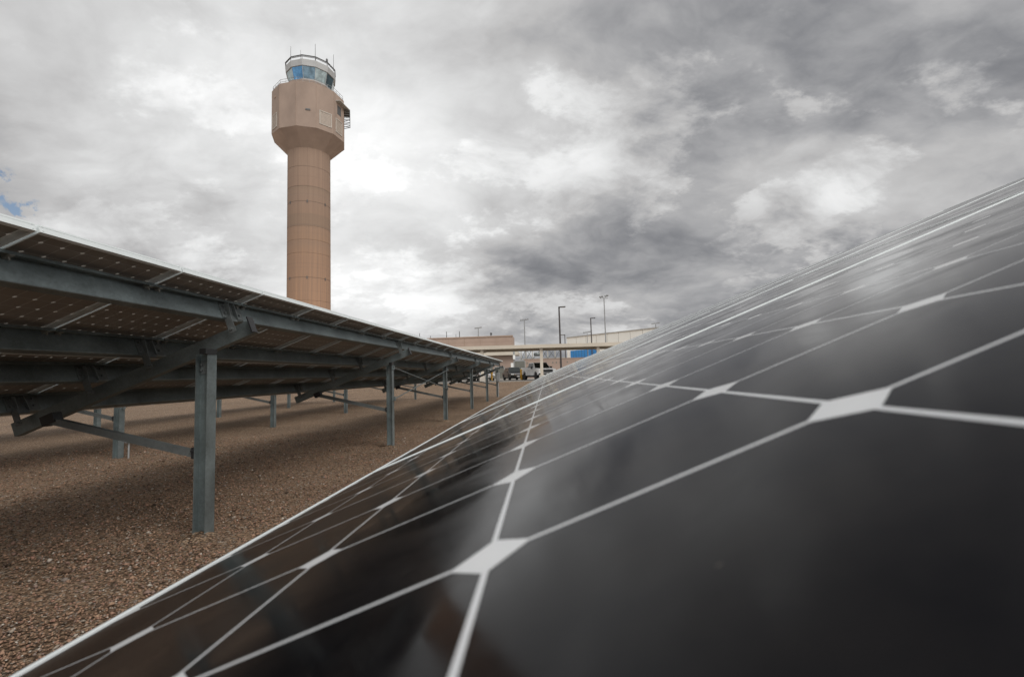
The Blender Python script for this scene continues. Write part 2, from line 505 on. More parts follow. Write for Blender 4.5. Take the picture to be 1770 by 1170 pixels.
def mesh_from(mb, name, mat, smooth=False, bevel=0.0, seg=1):
    me = bpy.data.meshes.new(name)
    me.from_pydata(mb.v, [], mb.f)
    bm = bmesh.new(); bm.from_mesh(me)
    bmesh.ops.recalc_face_normals(bm, faces=bm.faces)
    if bevel:
        bmesh.ops.bevel(bm, geom=[e for e in bm.edges if e.calc_face_angle(0) > 0.5], offset=bevel, segments=seg, profile=0.6, affect='EDGES')
    bm.to_mesh(me); bm.free()
    if mat: me.materials.append(MATS[mat])
    if smooth:
        for p in me.polygons: p.use_smooth = True
        try: me.set_sharp_from_angle(angle=R(35))
        except Exception: pass
    me.update()
    return me


def link(name, data, parent=None):
    o = bpy.data.objects.new(name, data)
    sc.collection.objects.link(o)
    if parent: o.parent = parent
    return o


def part(name, mb, mat, parent=None, smooth=False, bevel=0.0, seg=1, label=None):
    o = link(name, mesh_from(mb, name, mat, smooth, bevel, seg), parent)
    if label: o['label'] = label
    return o


def tag(o, label, cat, group=None):
    o['label'] = label; o['category'] = cat
    if group: o['group'] = group
    return o


def thing(name, label, cat, loc=(0, 0, 0), rz=0.0, group=None):
    o = link(name, None)
    o.location = loc; o.rotation_euler = (0, 0, rz)
    return tag(o, label, cat, group)


def copy_tree(o, parent=None):
    c = o.copy(); sc.collection.objects.link(c); c.parent = parent
    for ch in [k for k in bpy.data.objects if k.parent == o]:
        copy_tree(ch, c)
    return c


# ------------------------------------------------------------------ the ground
LOT_Z = 0.70


def gz(y):
    t = min(1, max(0, (y - 31.0) / 16.0))
    return LOT_Z * t * t * (3 - 2 * t)


def ground():
    ys = [-60, -20, -8] + [round(-6 + 0.6 * i, 3) for i in range(60)] + [30 + i for i in range(1, 18)] + [50, 60, 80, 120, 200, 400, 900, 2000, 5500]
    ys = sorted(set(ys))
    xs = [-5000, -1500, -400, -120, -60, -40] + [-30 + 1.2 * i for i in range(50)] + [35, 60, 120, 400, 1500, 5000]
    vs, fs = [], []
    rnd = random.Random(3)
    for y in ys:
        for x in xs:
            z = gz(y)
            if -29 < x < 29 and 0 < y < 44: z += rnd.uniform(-0.012, 0.012)
            vs.append((x, y, z))
    nx = len(xs)
    for j in range(len(ys) - 1):
        for i in range(nx - 1):
            fs.append((j * nx + i, j * nx + i + 1, (j + 1) * nx + i + 1, (j + 1) * nx + i))
    me = bpy.data.meshes.new('ground'); me.from_pydata(vs, [], fs)
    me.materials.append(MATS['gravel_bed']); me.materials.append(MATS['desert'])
    for p in me.polygons:
        p.use_smooth = True
        if p.center.y > 62 or abs(p.center.x) > 70: p.material_index = 1
    o = link('ground', me); o['kind'] = 'structure'
    mb = MB()
    mb.box((-70, 46.5, LOT_Z - 0.2), (70, 118, LOT_Z + 0.006))
    o = part('parking_lot', mb, 'asphalt'); o['kind'] = 'structure'


ground()


def stones():
    rng = np.random.default_rng(5)
    N = 125000
    # more stones close by, where single ones can be told apart
    th = rng.uniform(R(-4), R(86), N)
    rr = 1.6 * (14.0 / 1.6) ** rng.uniform(0, 1, N) ** 0.92
    x = -rr * np.sin(th); y = rr * np.cos(th)
    ok = (x < 0.6)
    x, y, rr = x[ok], y[ok], rr[ok]; n = len(x)
    base = np.array([(1, 0, 0), (-1, 0, 0), (0, 1, 0), (0, -1, 0), (0, 0, 1), (0, 0, -1)], float)
    faces = np.array([(0, 2, 4), (2, 1, 4), (1, 3, 4), (3, 0, 4), (2, 0, 5), (1, 2, 5), (3, 1, 5), (0, 3, 5)])
    s = rng.uniform(0.0042, 0.0105, n) * (1 + 0.9 * (rng.random(n) > 0.95) + 1.3 * (rng.random(n) > 0.992)) * (1 + rr * 0.03)
    v = base[None] * rng.uniform(0.65, 1.25, (n, 6, 1)) + rng.normal(0, 0.16, (n, 6, 3))
    v *= s[:, None, None]
    v[:, :, 2] *= rng.uniform(0.45, 0.8, n)[:, None]
    a = rng.uniform(0, 2 * np.pi, n); t = rng.normal(0, 0.35, n)
    ca, sa, ct, st = np.cos(a), np.sin(a), np.cos(t), np.sin(t)
    vx, vy, vz = v[..., 0], v[..., 1], v[..., 2]
    y1 = vy * ct[:, None] - vz * st[:, None]; z1 = vy * st[:, None] + vz * ct[:, None]
    X = vx * ca[:, None] - y1 * sa[:, None] + x[:, None]
    Y = vx * sa[:, None] + y1 * ca[:, None] + y[:, None]
    Z = z1 + (s * rng.uniform(0.1, 0.8, n))[:, None] + 0.004
    co = np.stack([X, Y, Z], -1).reshape(-1, 3).astype(np.float32)
    idx = (faces[None] + (np.arange(n) * 6)[:, None, None]).reshape(-1, 3)
    me = bpy.data.meshes.new('gravel')
    me.vertices.add(len(co)); me.vertices.foreach_set('co', co.ravel())
    me.loops.add(idx.size); me.loops.foreach_set('vertex_index', idx.ravel().astype(np.int32))
    me.polygons.add(len(idx)); me.polygons.foreach_set('loop_start', (np.arange(len(idx)) * 3).astype(np.int32))
    me.update(calc_edges=True); me.validate()
    me.materials.append(MATS['gravel_stones'])
    o = link('gravel', me)
    o['kind'] = 'stuff'
    tag(o, 'loose brown and pinkish gravel covering the ground between the panel rows', 'gravel')


stones()

# ------------------------------------------------------------------ solar arrays
TILT = R(21.16)
CT, ST = math.cos(TILT), math.sin(TILT)
MOD, ML, MW, GAP = 1.058, 1.559, 1.040, 0.006
# local frame of an array: origin on the ground at the post line, +Y along the row, high edge towards +X
TOPX, TOPZ = 0.356, 2.242


def sl(s, n=0.0, y=0.0):
    """point s metres down the slope from the high edge, n above the glass"""
    return Vector((TOPX - s * CT - n * ST, y, TOPZ - s * ST + n * CT))


AX_S = Vector((-CT, 0, -ST))     # down the slope
AX_N = Vector((-ST, 0, CT))      # out of the glass
PURLINS = (0.29, 1.15, 1.77, 2.52)
COL0, COL1 = -5, 27              # module columns


def frame_mb():
    mb = MB(); t, h, lip, bl = 0.0025, 0.046, 0.0068, 0.026
    zt, zb = 0.0010, 0.0010 - h
    prof = [(0, zb), (0, zt - 0.012), (-0.0012, zt - 0.012), (-0.0012, zt), (lip, zt), (lip, zt - 0.0013), (t, zt - 0.0013), (t, zb + 0.002), (bl, zb + 0.002), (bl, zb)]
    for (o, d, L, inn) in (((0, 0), (0, 1), MW, (1, 0)), ((ML, 0), (0, 1), MW, (-1, 0))):
        mb.prism(prof, (o[0], 0, 0), (o[0], L, 0), (inn[0], 0, 0), (0, 0, 1))
    bl = 0.009
    prof = prof[:-2] + [(bl, zb + 0.002), (bl, zb)]
    for y0, sy in ((0, 1), (MW, -1)):
        mb.prism([(max(u, 0.0002), v - 0.0002) for u, v in prof], (0.0026, y0, 0), (ML - 0.0026, y0, 0), (0, sy, 0), (0, 0, 1))
    # corner screws on the outer faces
    for x, sx in ((-0.0012, -1), (ML + 0.0012, 1)):
        for y in (0.018, MW - 0.018):
            for z in (-0.008, -0.034):
                mb.tube((x, y, z), (x + sx * 0.002, y, z), 0.004, 0.004, 8)
    return mb


lam_me = mesh_from(MB().box((0.0028, 0.0028, -0.0045), (ML - 0.0028, MW - 0.0028, -0.0004)), 'solar_panel', 'solar_laminate')
fr_me = mesh_from(frame_mb(), 'frame', 'aluminium')
jb = MB().box((0.10, MW / 2 - 0.07, -0.028), (0.20, MW / 2 + 0.07, -0.0046))
for sgn in (-1, 1):
    pts = []
    for k in range(9):
        t = k / 8
        pts.append((0.15 + 0.16 * math.sin(math.pi * t) * 0.8, MW / 2 + sgn * (0.07 + 0.40 * t), -0.018 - 0.055 * math.sin(math.pi * t)))
    jb.path(pts, 0.0035, 6)
jb_me = mesh_from(jb, 'junction_box', 'black_plastic')


def i_beam(d=0.112, w=0.125, tf=0.006, tw=0.005):
    a, b = d / 2, w / 2
    return [(-a, -b), (-a + tf, -b), (-a + tf, -tw / 2), (a - tf, -tw / 2), (a - tf, -b), (a, -b), (a, b), (a - tf, b), (a - tf, tw / 2), (-a + tf, tw / 2), (-a + tf, b), (-a, b)]


def z_profile(d=0.165, f=0.062, lip=0.022, t=0.004):
    # u = towards the high edge, v = out of the glass; top flange towards +u, bottom flange towards -u
    return [(0, 0), (f, 0), (f, -lip), (f - t, -lip), (f - t, -t), (t, -t), (t, -d + 0.009), (t - 0.0035, -d + 0.0026), (t - 0.009, -d), (t - f, -d), (t - f, -d + lip), (2 * t - f, -d + lip), (2 * t - f, -d + t), (-0.004, -d + t), (-0.0012, -d + t + 0.0028), (0, -d + t + 0.006)]


def c_profile(d=0.17, f=0.075, t=0.006):
    # opens towards -y
    return [(0, 0), (-f, 0), (-f, -t), (-t, -t), (-t, -d + t), (-f, -d + t), (-f, -d), (0, -d)]


POST_Y = [1.849 + 5.29 * k for k in range(-1, 6)]


def make_array():
    root = thing('solar_array', 'x', 'solar array', group='rows of ground mounted solar panels')
    yA, yB = COL0 * MOD, COL1 * MOD
    for c in range(COL0, COL1):
        for r in range(2):
            o = link('solar_panel', lam_me, root)
            s_low = (ML + GAP) * r + ML
            o.location = sl(s_low, 0, c * MOD + 0.009)
            o.rotation_euler = (0, -TILT, 0)
            link('frame', fr_me, o)
            j = link('junction_box', jb_me, o)
    up = -AX_S
    for s in PURLINS:
        mb = MB()
        mb.prism(z_profile(), sl(s, -0.0465, yA + 0.02), sl(s, -0.0465, yB - 0.02), up, AX_N)
        part('purlin', mb, 'galvanised_steel', root)
    for k, y in enumerate(POST_Y):
        mb = MB()
        pr = i_beam()
        # top of the post is cut level just under the rafter
        mb.prism(pr, (0, y, -0.4), (0, y, 1.615), (1, 0, 0), (0, 1, 0))
        part('post', mb, 'galvanised_steel', root)
        # black isolating block with a bolted plate on the web
        mb = MB()
        mb.box((0.01, y - 0.105, 1.617), (0.068, y + 0.045, 1.665))
        part('isolating_block', mb, 'black_plastic', root)
        mb = MB()
        mb.box((-0.045, y - 0.012, 1.44), (0.045, y - 0.004, 1.56))
        for bx in (-0.03, 0.03):
            for bz in (1.525, 1.475):
                mb.tube((bx, y - 0.010, bz), (bx, y - 0.026, bz), 0.011, 0.011, 6)
        part('bolt_plate', mb, 'galvanised_dark', root)
        # rafter: a channel carried on the near side of the post
        yr = y + 0.11
        mb = MB()
        mb.prism([(v, u) for u, v in [(0, 0), (-0.075, 0), (-0.075, -0.006), (-0.006, -0.006), (-0.006, -0.126), (-0.075, -0.126), (-0.075, -0.132), (0, -0.132)]],
                 sl(0.12, -0.277, yr), sl(2.66, -0.277, yr), AX_N, (0, -1, 0))
        part('rafter', mb, 'galvanised_steel', root)
        mb = MB()
        p = sl(0.11, -0.343, yr - 0.037)
        mb.bar(p, p - AX_S * 0.012, 0.085, 0.15, AX_N)
        part('end_plate', mb, 'black_plastic', root)
        # cleats where each purlin crosses the rafter, with the purlin splice sleeve
        for s in PURLINS:
            mb = MB()
            a = sl(s - 0.009, -0.130, yr - 0.13)
            mb.bar(a, a + Vector((0, 0.30, 0)), 0.007, 0.145, AX_N)
            # twisted strap over the sleeve
            mb.bar(sl(s - 0.060, -0.075, yr - 0.01), sl(s - 0.016, -0.205, yr + 0.055), 0.035, 0.006, (0, 1, 0))
            mb.bar(sl(s - 0.060, -0.075, yr - 0.09), sl(s - 0.016, -0.205, yr - 0.05), 0.035, 0.006, (0, 1, 0))
            # upright cleat standing on the near side of the rafter
            mb.bar(sl(s - 0.02, -0.195, yr - 0.079), sl(s - 0.02, -0.35, yr - 0.079), 0.065, 0.007, (0, 1, 0))
            mb.bar(sl(s - 0.012, -0.2, yr - 0.082), sl(s - 0.012, -0.2, yr + 0.06), 0.006, 0.06, AX_N)
            for dn in (-0.09, -0.16, -0.32):
                for dy in (-0.10, 0.11) if dn > -0.25 else (0.0,):
                    q = sl(s - 0.012, dn, yr + dy)
                    if dn > -0.25: mb.tube(q, q - AX_S * 0.02, 0.010, 0.010, 6)
                    else: mb.tube(sl(s - 0.02, dn, yr - 0.08), sl(s - 0.02, dn, yr - 0.10), 0.012, 0.012, 6)
            part('bracket', mb, 'galvanised_dark', root)
        # diagonal strut from the post down-slope to the rafter
        mb = MB()
        p0 = Vector((-0.08, y - 0.03, 0.735)); p1 = sl(2.12, -0.45, y - 0.03)
        d = (p1 - p0)
        mb.prism([(-0.03, -0.03), (0.03, -0.03), (0.03, 0.03), (-0.03, 0.03)], p0, p1, d.cross(Vector((0, 1, 0))).normalized(), (0, 1, 0))
        part('strut', mb, 'galvanised_dark', root)
        mb = MB()
        q = sl(2.12, -0.44, y - 0.07)
        mb.bar(q, q + Vector((0, 0.09, 0)), 0.13, 0.09, AX_N)
        part('strut_bracket', mb, 'black_plastic', root)
        mb = MB()
        q = Vector((-0.085, y - 0.03, 0.735))
        mb.box((-0.082, y - 0.062, 0.69), (-0.0565, y + 0.012, 0.79))
        mb.tube((-0.07, y - 0.055, 0.76), (-0.07, y - 0.078, 0.76), 0.012, 0.012, 6)
        part('strut_bracket', mb, 'black_plastic', root)
    # crossed tension rods between some of the posts
    for i in (2, 5):
        ya, yb = POST_Y[i], POST_Y[i + 1]
        for z0, z1 in ((1.56, 0.98), (0.95, 1.56)):
            dx = 0.074 if z0 > z1 else 0.092
            mb = MB().tube((dx, ya, z0), (dx, yb, z1), 0.011, 0.011, 8)
            mb.box((0.0565, ya - 0.025, z0 - 0.04), (dx + 0.012, ya + 0.025, z0 + 0.04))
            mb.box((0.0565, yb - 0.025, z1 - 0.04), (dx + 0.012, yb + 0.025, z1 + 0.04))
            part('brace_rod', mb, 'galvanised_steel', root)
    return root


arr = make_array()
arr.location = (-3.0896, 2.424, 0)
arr['label'] = 'solar array seen from behind and below, nearest row of panels on the left'
for lab, loc in (('solar array whose glass face fills the lower right foreground', (2.1648, 3.193, 0.0379)),
                 ('solar array whose posts stand second from the camera on the left, behind the nearest row', (-8.12, 1.72, 0)),
                 ('solar array farthest to the left, only short posts showing under the nearer rows', (-12.95, 0.97, 0))):
    c = copy_tree(arr)
    c.location = loc
    if loc[0] > 0:
        # this row stands half a degree steeper than its neighbour
        dl = R(0.5)
        P = Vector((0.017, 0, 1.311))
        c.location = P + Matrix.Rotation(-dl, 3, 'Y') @ (Vector(loc) - P)
        c.rotation_euler = (0, -dl, 0)
    c['label'] = lab

# little heaps of gravel left round the feet of the nearest posts
def heaps():
    for k, y in enumerate(POST_Y[1:4]):
        rng = random.Random(k + 11)
        vs, fs = [], []
        n = 14
        vs.append((-3.0896 - 0.01, 2.424 + y - 0.06, 0.055))
        for ring, (r, z) in enumerate(((0.06, 0.045), (0.13, 0.02), (0.24, -0.02))):
            for i in range(n):
                a = 2 * math.pi * i / n
                q = r * rng.uniform(0.8, 1.25)
                vs.append((-3.0996 + q * math.cos(a), 2.424 + y - 0.05 + q * math.sin(a), z + rng.uniform(-0.006, 0.006)))
        fs += [(0, 1 + i, 1 + (i + 1) % n) for i in range(n)]
        for q in range(2):
            fs += [(1 + q * n + i, 1 + (q + 1) * n + i, 1 + (q + 1) * n + (i + 1) % n, 1 + q * n + (i + 1) % n) for i in range(n)]
        mb = MB(); mb.add(vs, fs)
        o = part('gravel_heap', mb, 'gravel_bed', None, smooth=True); o['kind'] = 'structure'


heaps()

# module clamps that can be made out on the two upper purlins of the nearest array
cl_me = None
for s_ in PURLINS[:2]:
    for c in range(-3, 14):
        o0 = sl(s_ - 0.034, -0.052, c * MOD)
        if cl_me is None:
            mb = MB()
            mb.bar(Vector((0, -0.075, 0)), Vector((0, 0.075, 0)), 0.05, 0.008, AX_N)
            for dy in (-0.05, 0.05):
                mb.bar(Vector((0, dy - 0.014, 0)) - AX_N * 0.012, Vector((0, dy + 0.014, 0)) - AX_N * 0.012, 0.05, 0.02, AX_N)
                mb.tube(Vector((0, dy, 0)) - AX_N * 0.04, Vector((0, dy, 0)), 0.006, 0.006, 8)
            cl_me = mesh_from(mb, 'clamp', 'bolt_metal')
        o = link('clamp', cl_me, arr); o.location = o0 - AX_N * 0.0

# small electrical boxes fixed to posts
t = thing('combiner_box', 'grey electrical box with conduit on the last post of the left array', 'electrical box', (-3.0, 30.45, 0))
part('box', MB().box((-0.1, -0.17, 0.95), (0.12, -0.03, 1.5)), 'box_grey', t, bevel=0.01)
part('conduit', MB().tube((0, -0.09, -0.1), (0, -0.09, 0.95), 0.03), 'box_grey', t, smooth=True)
part('door', MB().box((-0.08, -0.178, 0.98), (0.10, -0.171, 1.47)), 'box_grey', t)
t = thing('post_box', 'small pale junction box low on a post of the second row', 'electrical box', (-7.93, 8.84, 0))
part('box', MB().box((0, -0.06, 0.28), (0.09, 0.04, 0.38)), 'box_grey', t, bevel=0.01)
part('conduit', MB().tube((0.045, -0.01, -0.1), (0.045, -0.01, 0.28), 0.015), 'box_grey', t, smooth=True)
part('cover', MB().box((0.01, -0.067, 0.29), (0.08, -0.061, 0.37)), 'box_grey', t)


# ------------------------------------------------------------------ control tower
def tower():
    az = R(-26.45)
    loc = (105 * math.sin(az), 105 * math.cos(az), 0)
    # local frame: +Y points from the camera to the tower
    t = thing('control_tower', 'tall tan concrete airport control tower with glass cab on top', 'control tower', loc, -az)
    cx = 0.03

    def ang(a):  # a: degrees right of the camera-facing direction
        return R(-90 + a)
    gro = []
    zs = [0.0, 46.9]
    prof = [(4.10, -1.0)]
    for zl in (6.1, 16.6, 21.1, 25.9, 28.5, 31.2, 36.1, 39.1, 43.1):
        r = 4.10 - 0.06 * zl / 47
        prof += [(r, zl - 0.09), (r - 0.035, zl - 0.05), (r - 0.035, zl + 0.05), (r, zl + 0.09)]
    prof += [(4.04, 46.9)]
    part('shaft', MB().lathe(prof, 64, 0, (cx, 0)), 'shaft_concrete', t, smooth=True)
    # tie holes / little notches on two of the joints
    mb = MB()
    for zl in (36.1, 21.1):
        for a in (-57, -5, 46):
            x, y = cx + 4.09 * math.cos(ang(a)), 4.09 * math.sin(ang(a))
            mb.bar((x, y, zl - 0.28), (x, y, zl + 0.28), 0.16, 0.10, (math.cos(ang(a)), math.sin(ang(a)), 0))
    part('formwork_notch', mb, 'dark_rail', t)
    ph = ang(10)
    RH = 6.95
    part('corbel', MB().lathe([(4.0, 46.75), (RH - 0.03, 49.75)], 12, ph, (cx, 0)), 'corbel_concrete', t)
    hd = part('head', MB().lathe([(RH, 49.75), (RH, 58.6), (RH - 0.35, 58.6), (RH - 0.35, 57.7)], 12, ph, (cx, 0)), 'head_concrete', t)
    # faint joints between the precast panels
    mb = MB()
    for k in range(12):
        a = ph + k * math.pi / 6
        x, y = cx + (RH + 0.005) * math.cos(a), (RH + 0.005) * math.sin(a)
        mb.bar((x, y, 49.8), (x, y, 58.5), 0.05, 0.05, (math.cos(a), math.sin(a), 0))
    part('panel_joint', mb, 'corbel_concrete', hd)
    ap = RH * math.cos(math.pi / 12)

    def facet(adeg, u0, u1, z0, z1, out=0.03, base=ap):
        """box lying on the facet whose middle is at adeg; u across, z up"""
        a = ang(adeg)
        n = Vector((math.cos(a), math.sin(a), 0)); tx = Vector((-math.sin(a), math.cos(a), 0))
        c = Vector((cx, 0, 0)) + n * base
        pr = [(u0, z0), (u1, z0), (u1, z1), (u0, z1)]
        mb = MB(); mb.prism(pr, c - n * 0.05, c + n * out, tx, (0, 0, 1))
        return mb, c, n, tx
    for adeg, u0, u1, z0, z1 in ((25, -1.02, 1.22, 50.95, 53.45), (55, -1.0, 0.95, 50.75, 53.35), (-65, -1.15, 0.6, 50.6, 53.2)):
        w = part('louver_window', facet(adeg, u0, u1, z0, z1, 0.02)[0], 'louver_panel', t)
        fr = MB()
        for (a, b, c, d) in ((u0 - 0.13, u0, z0 - 0.13, z1 + 0.13), (u1, u1 + 0.13, z0 - 0.13, z1 + 0.13), (u0, u1, z0 - 0.13, z0), (u0, u1, z1, z1 + 0.13)):
            q = facet(adeg, a, b, c, d, 0.10)[0]
            fr.add(q.v, q.f)
        part('frame', fr, 'pale_trim', w)
        sl_ = MB()
        for k in range(9):
            zz = z0 + (k + 0.5) * (z1 - z0) / 9
            q = facet(adeg, u0 + 0.02, u1 - 0.02, zz - 0.04, zz + 0.04, 0.05)[0]
            sl_.add(q.v, q.f)
        part('slat', sl_, 'louver_panel', w)
    part('vent', facet(-5, -0.1, 0.75, 53.05, 53.35, 0.12)[0], 'dark_rail', t)
    part('vent', facet(-65, -0.5, 0.1, 56.6, 56.9, 0.10)[0], 'corbel_concrete', t)
    # door and hoist balcony on the right-hand facets
    part('door', facet(55, -0.55, 0.75, 54.6, 56.4, 0.03)[0], 'dark_rail', t)
    bl = MB()
    a1 = ang(85); n = Vector((math.cos(a1), math.sin(a1), 0)); tx = Vector((-math.sin(a1), math.cos(a1), 0))
    a0 = ang(55); n0 = Vector((math.cos(a0), math.sin(a0), 0)); tx0 = Vector((-math.sin(a0), math.cos(a0), 0))
    c1 = Vector((cx, 0, 0)) + n * ap; c0 = Vector((cx, 0, 0)) + n0 * ap
    cano = MB()
    z = 57.0
    pts = [c0 - tx0 * 1.1, c0 + tx0 * 1.7, c1 - tx * 1.6, c1 + tx * 1.7, c1 + tx * 1.7 + n * 1.25, c1 - tx * 1.2 + n * 1.25, c0 - tx0 * 0.9 + n0 * 0.9]
    vs = [(p.x, p.y, z) for p in pts] + [(p.x, p.y, z + 0.14) for p in pts]
    k = len(pts)
    cano.add(vs, [tuple(range(k))[::-1], tuple(range(k, 2 * k))] + [(i, (i + 1) % k, k + (i + 1) % k, k + i) for i in range(k)])
    cn = part('balcony_canopy', cano, 'steel_frame_paint', t)
    rb = MB()
    for s_ in np.linspace(-1.3, 1.5, 7):
        p = c1 + tx * float(s_)
        rb.bar((p.x, p.y, z - 0.06), (p.x + n.x * 1.2, p.y + n.y * 1.2, z - 0.06), 0.09, 0.11)
    part('canopy_rib', rb, 'dark_rail', cn)
    cg = MB()
    zb = 54.35
    for s_ in (-1.5, -0.3, 0.9, 1.65):
        p = c1 + tx * s_
        o_ = p + n * 1.2
        cg.bar((o_.x, o_.y, zb + 0.35), (o_.x, o_.y, z), 0.10, 0.10, n)
        cg.bar((p.x, p.y, zb), (o_.x, o_.y, zb + 0.45), 0.09, 0.09)
    for q in range(5):
        zz = zb + 0.5 + q * 0.5
        A = c1 - tx * 1.55 + n * 1.2; B = c1 + tx * 1.7 + n * 1.2; C_ = c1 - tx * 1.55; D = c1 + tx * 1.7
        for u_, w_ in ((A, B), (C_, A), (D, B)):
            cg.bar((u_.x, u_.y, zz), (w_.x, w_.y, zz), 0.07, 0.07)
    part('balcony_cage', cg, 'dark_rail', t)
    # roof deck railing on the head
    rl = MB()
    for zz in (59.0, 59.5):
        for k in range(12):
            a, b = ph + k * math.pi / 6, ph + (k + 1) * math.pi / 6
            r = RH - 0.2
            rl.tube((cx + r * math.cos(a), r * math.sin(a), zz), (cx + r * math.cos(b), r * math.sin(b), zz), 0.035, 0.035, 6)
    for k in range(36):
        a = ph + k * math.pi / 18
        r = (RH - 0.2) * math.cos(math.pi / 12) / math.cos(((a - ph) % (math.pi / 6)) - math.pi / 12)
        rl.tube((cx + r * math.cos(a), r * math.sin(a), 58.6), (cx + r * math.cos(a), r * math.sin(a), 59.5), 0.03, 0.03, 6)
    part('deck_railing', rl, 'lamp_pole_grey', t)
    # roof deck and stepped parapet under the cab
    part('roof_deck', MB().lathe([(RH - 0.36, 57.75), (RH - 0.36, 57.9), (4.6, 58.3), (4.6, 60.5), (4.15, 60.75), (4.0, 60.75)], 12, ph, (cx, 0)), 'head_concrete', t)
    ccx = 0.33
    cb_ = part('cab', MB().lathe([(4.05, 60.4), (4.12, 60.98)], 12, ph, (ccx, 0)), 'cab_metal', t)
    r0, r1, z0, z1 = 4.12, 4.62, 60.98, 63.25
    gl = ['glass_pale', 'glass_dark', 'glass_dark', 'glass_dark', 'glass_slate', 'glass_dark', 'glass_slate', 'glass_pale', 'glass_pale', 'glass_blue', 'glass_slate', 'glass_pale']
    # facet k lies between ph+k*30 and ph+(k+1)*30
    order = {0: 'glass_pale', 1: 'glass_dark', 2: 'glass_pale', 11: 'glass_slate', 10: 'glass_blue', 9: 'glass_pale', 8: 'glass_pale'}
    for k in range(12):
        a, b = ph + k * math.pi / 6, ph + (k + 1) * math.pi / 6
        c, s = math.cos, math.sin
        V = [(ccx + r0 * c(a), r0 * s(a), z0), (ccx + r0 * c(b), r0 * s(b), z0), (ccx + r1 * c(b), r1 * s(b), z1), (ccx + r1 * c(a), r1 * s(a), z1)]
        nn = Vector((c((a + b) / 2), s((a + b) / 2), 0)) * -0.08
        V2 = [tuple(Vector(q) + nn) for q in V]
        part('window', MB().add(V + V2, [(0, 1, 2, 3), (7, 6, 5, 4), (0, 4, 5, 1), (1, 5, 6, 2), (2, 6, 7, 3), (3, 7, 4, 0)]), order.get(k, 'glass_slate'), t)
    mu = MB()
    for k in range(12):
        a = ph + k * math.pi / 6
        mu.bar((ccx + (r0 + 0.02) * math.cos(a), (r0 + 0.02) * math.sin(a), z0), (ccx + (r1 + 0.02) * math.cos(a), (r1 + 0.02) * math.sin(a), z1), 0.075, 0.075, (math.cos(a), math.sin(a), 0))
    part('window_mullion', mu, 'cab_metal', t)
    part('cab_fascia', MB().lathe([(4.62, 63.25), (4.80, 63.3), (4.92, 64.5), (4.75, 64.62), (4.0, 64.66)], 12, ph, (ccx, 0)), 'cab_metal', t)
    rl = MB()
    for zz, rr_ in ((65.3, 0.10), (65.05, 0.06)):
        for k in range(12):
            a, b = ph + k * math.pi / 6, ph + (k + 1) * math.pi / 6
            r = 4.85
            rl.tube((ccx + r * math.cos(a), r * math.sin(a), zz), (ccx + r * math.cos(b), r * math.sin(b), zz), rr_, rr_, 6)
    for k in range(12):
        a = ph + k * math.pi / 6
        r = 4.85
        rl.tube((ccx + r * math.cos(a), r * math.sin(a), 64.5), (ccx + r * math.cos(a), r * math.sin(a), 65.3), 0.05, 0.05, 6)
    part('cab_railing', rl, 'dark_rail', t)
    for a, r, z0_, z1_, rd in ((-52, 4.75, 64.6, 67.6, .045), (9, 4.85, 64.6, 68.0, .05), (-24, 4.7, 64.6, 66.4, .03), (62, 4.85, 64.6, 68.2, .045), (38, 4.8, 64.6, 66.2, .04), (150, 4, 64.6, 67.5, .04)):
        part('antenna', MB().tube((ccx + r * math.cos(ang(a)), r * math.sin(ang(a)), z0_), (ccx + r * math.cos(ang(a)), r * math.sin(ang(a)), z1_), rd, rd * 0.7, 8), 'dark_rail', t)
    part('beacon', MB().lathe([(0.16, 65.3), (0.2, 65.5), (0.2, 65.9), (0.08, 66.05)], 12, 0, (ccx + 4.8 * math.cos(ang(38)), 4.8 * math.sin(ang(38)))), 'dark_rail', t)


tower()


# ------------------------------------------------------------------ background buildings
def panel_wall(name, p0, p1, z0, z1, th, mat, parent, joints=0, jmat=None, jw=0.08):
    """wall slab from p0 to p1 (xy), thickness away from the camera"""
    p0, p1 = Vector((*p0, 0)), Vector((*p1, 0))
    d = (p1 - p0).normalized(); nrm = Vector((-d.y, d.x, 0))
    mb = MB().prism([(0, z0), (th, z0), (th, z1), (0, z1)], p0, p1, nrm, (0, 0, 1))
    o = part(name, mb, mat, parent)
    if joints:
        mb = MB(); L = (p1 - p0).length
        for k in range(1, joints):
            q = p0 + d * (L * k / joints) - nrm * 0.012
            mb.prism([(-jw / 2, z0 + 0.02), (jw / 2, z0 + 0.02), (jw / 2, z1 - 0.02), (-jw / 2, z1 - 0.02)], q - nrm * 0.015, q + nrm * 0.03, d, (0, 0, 1))
        part('panel_joint', mb, jmat or mat, o)
    return o


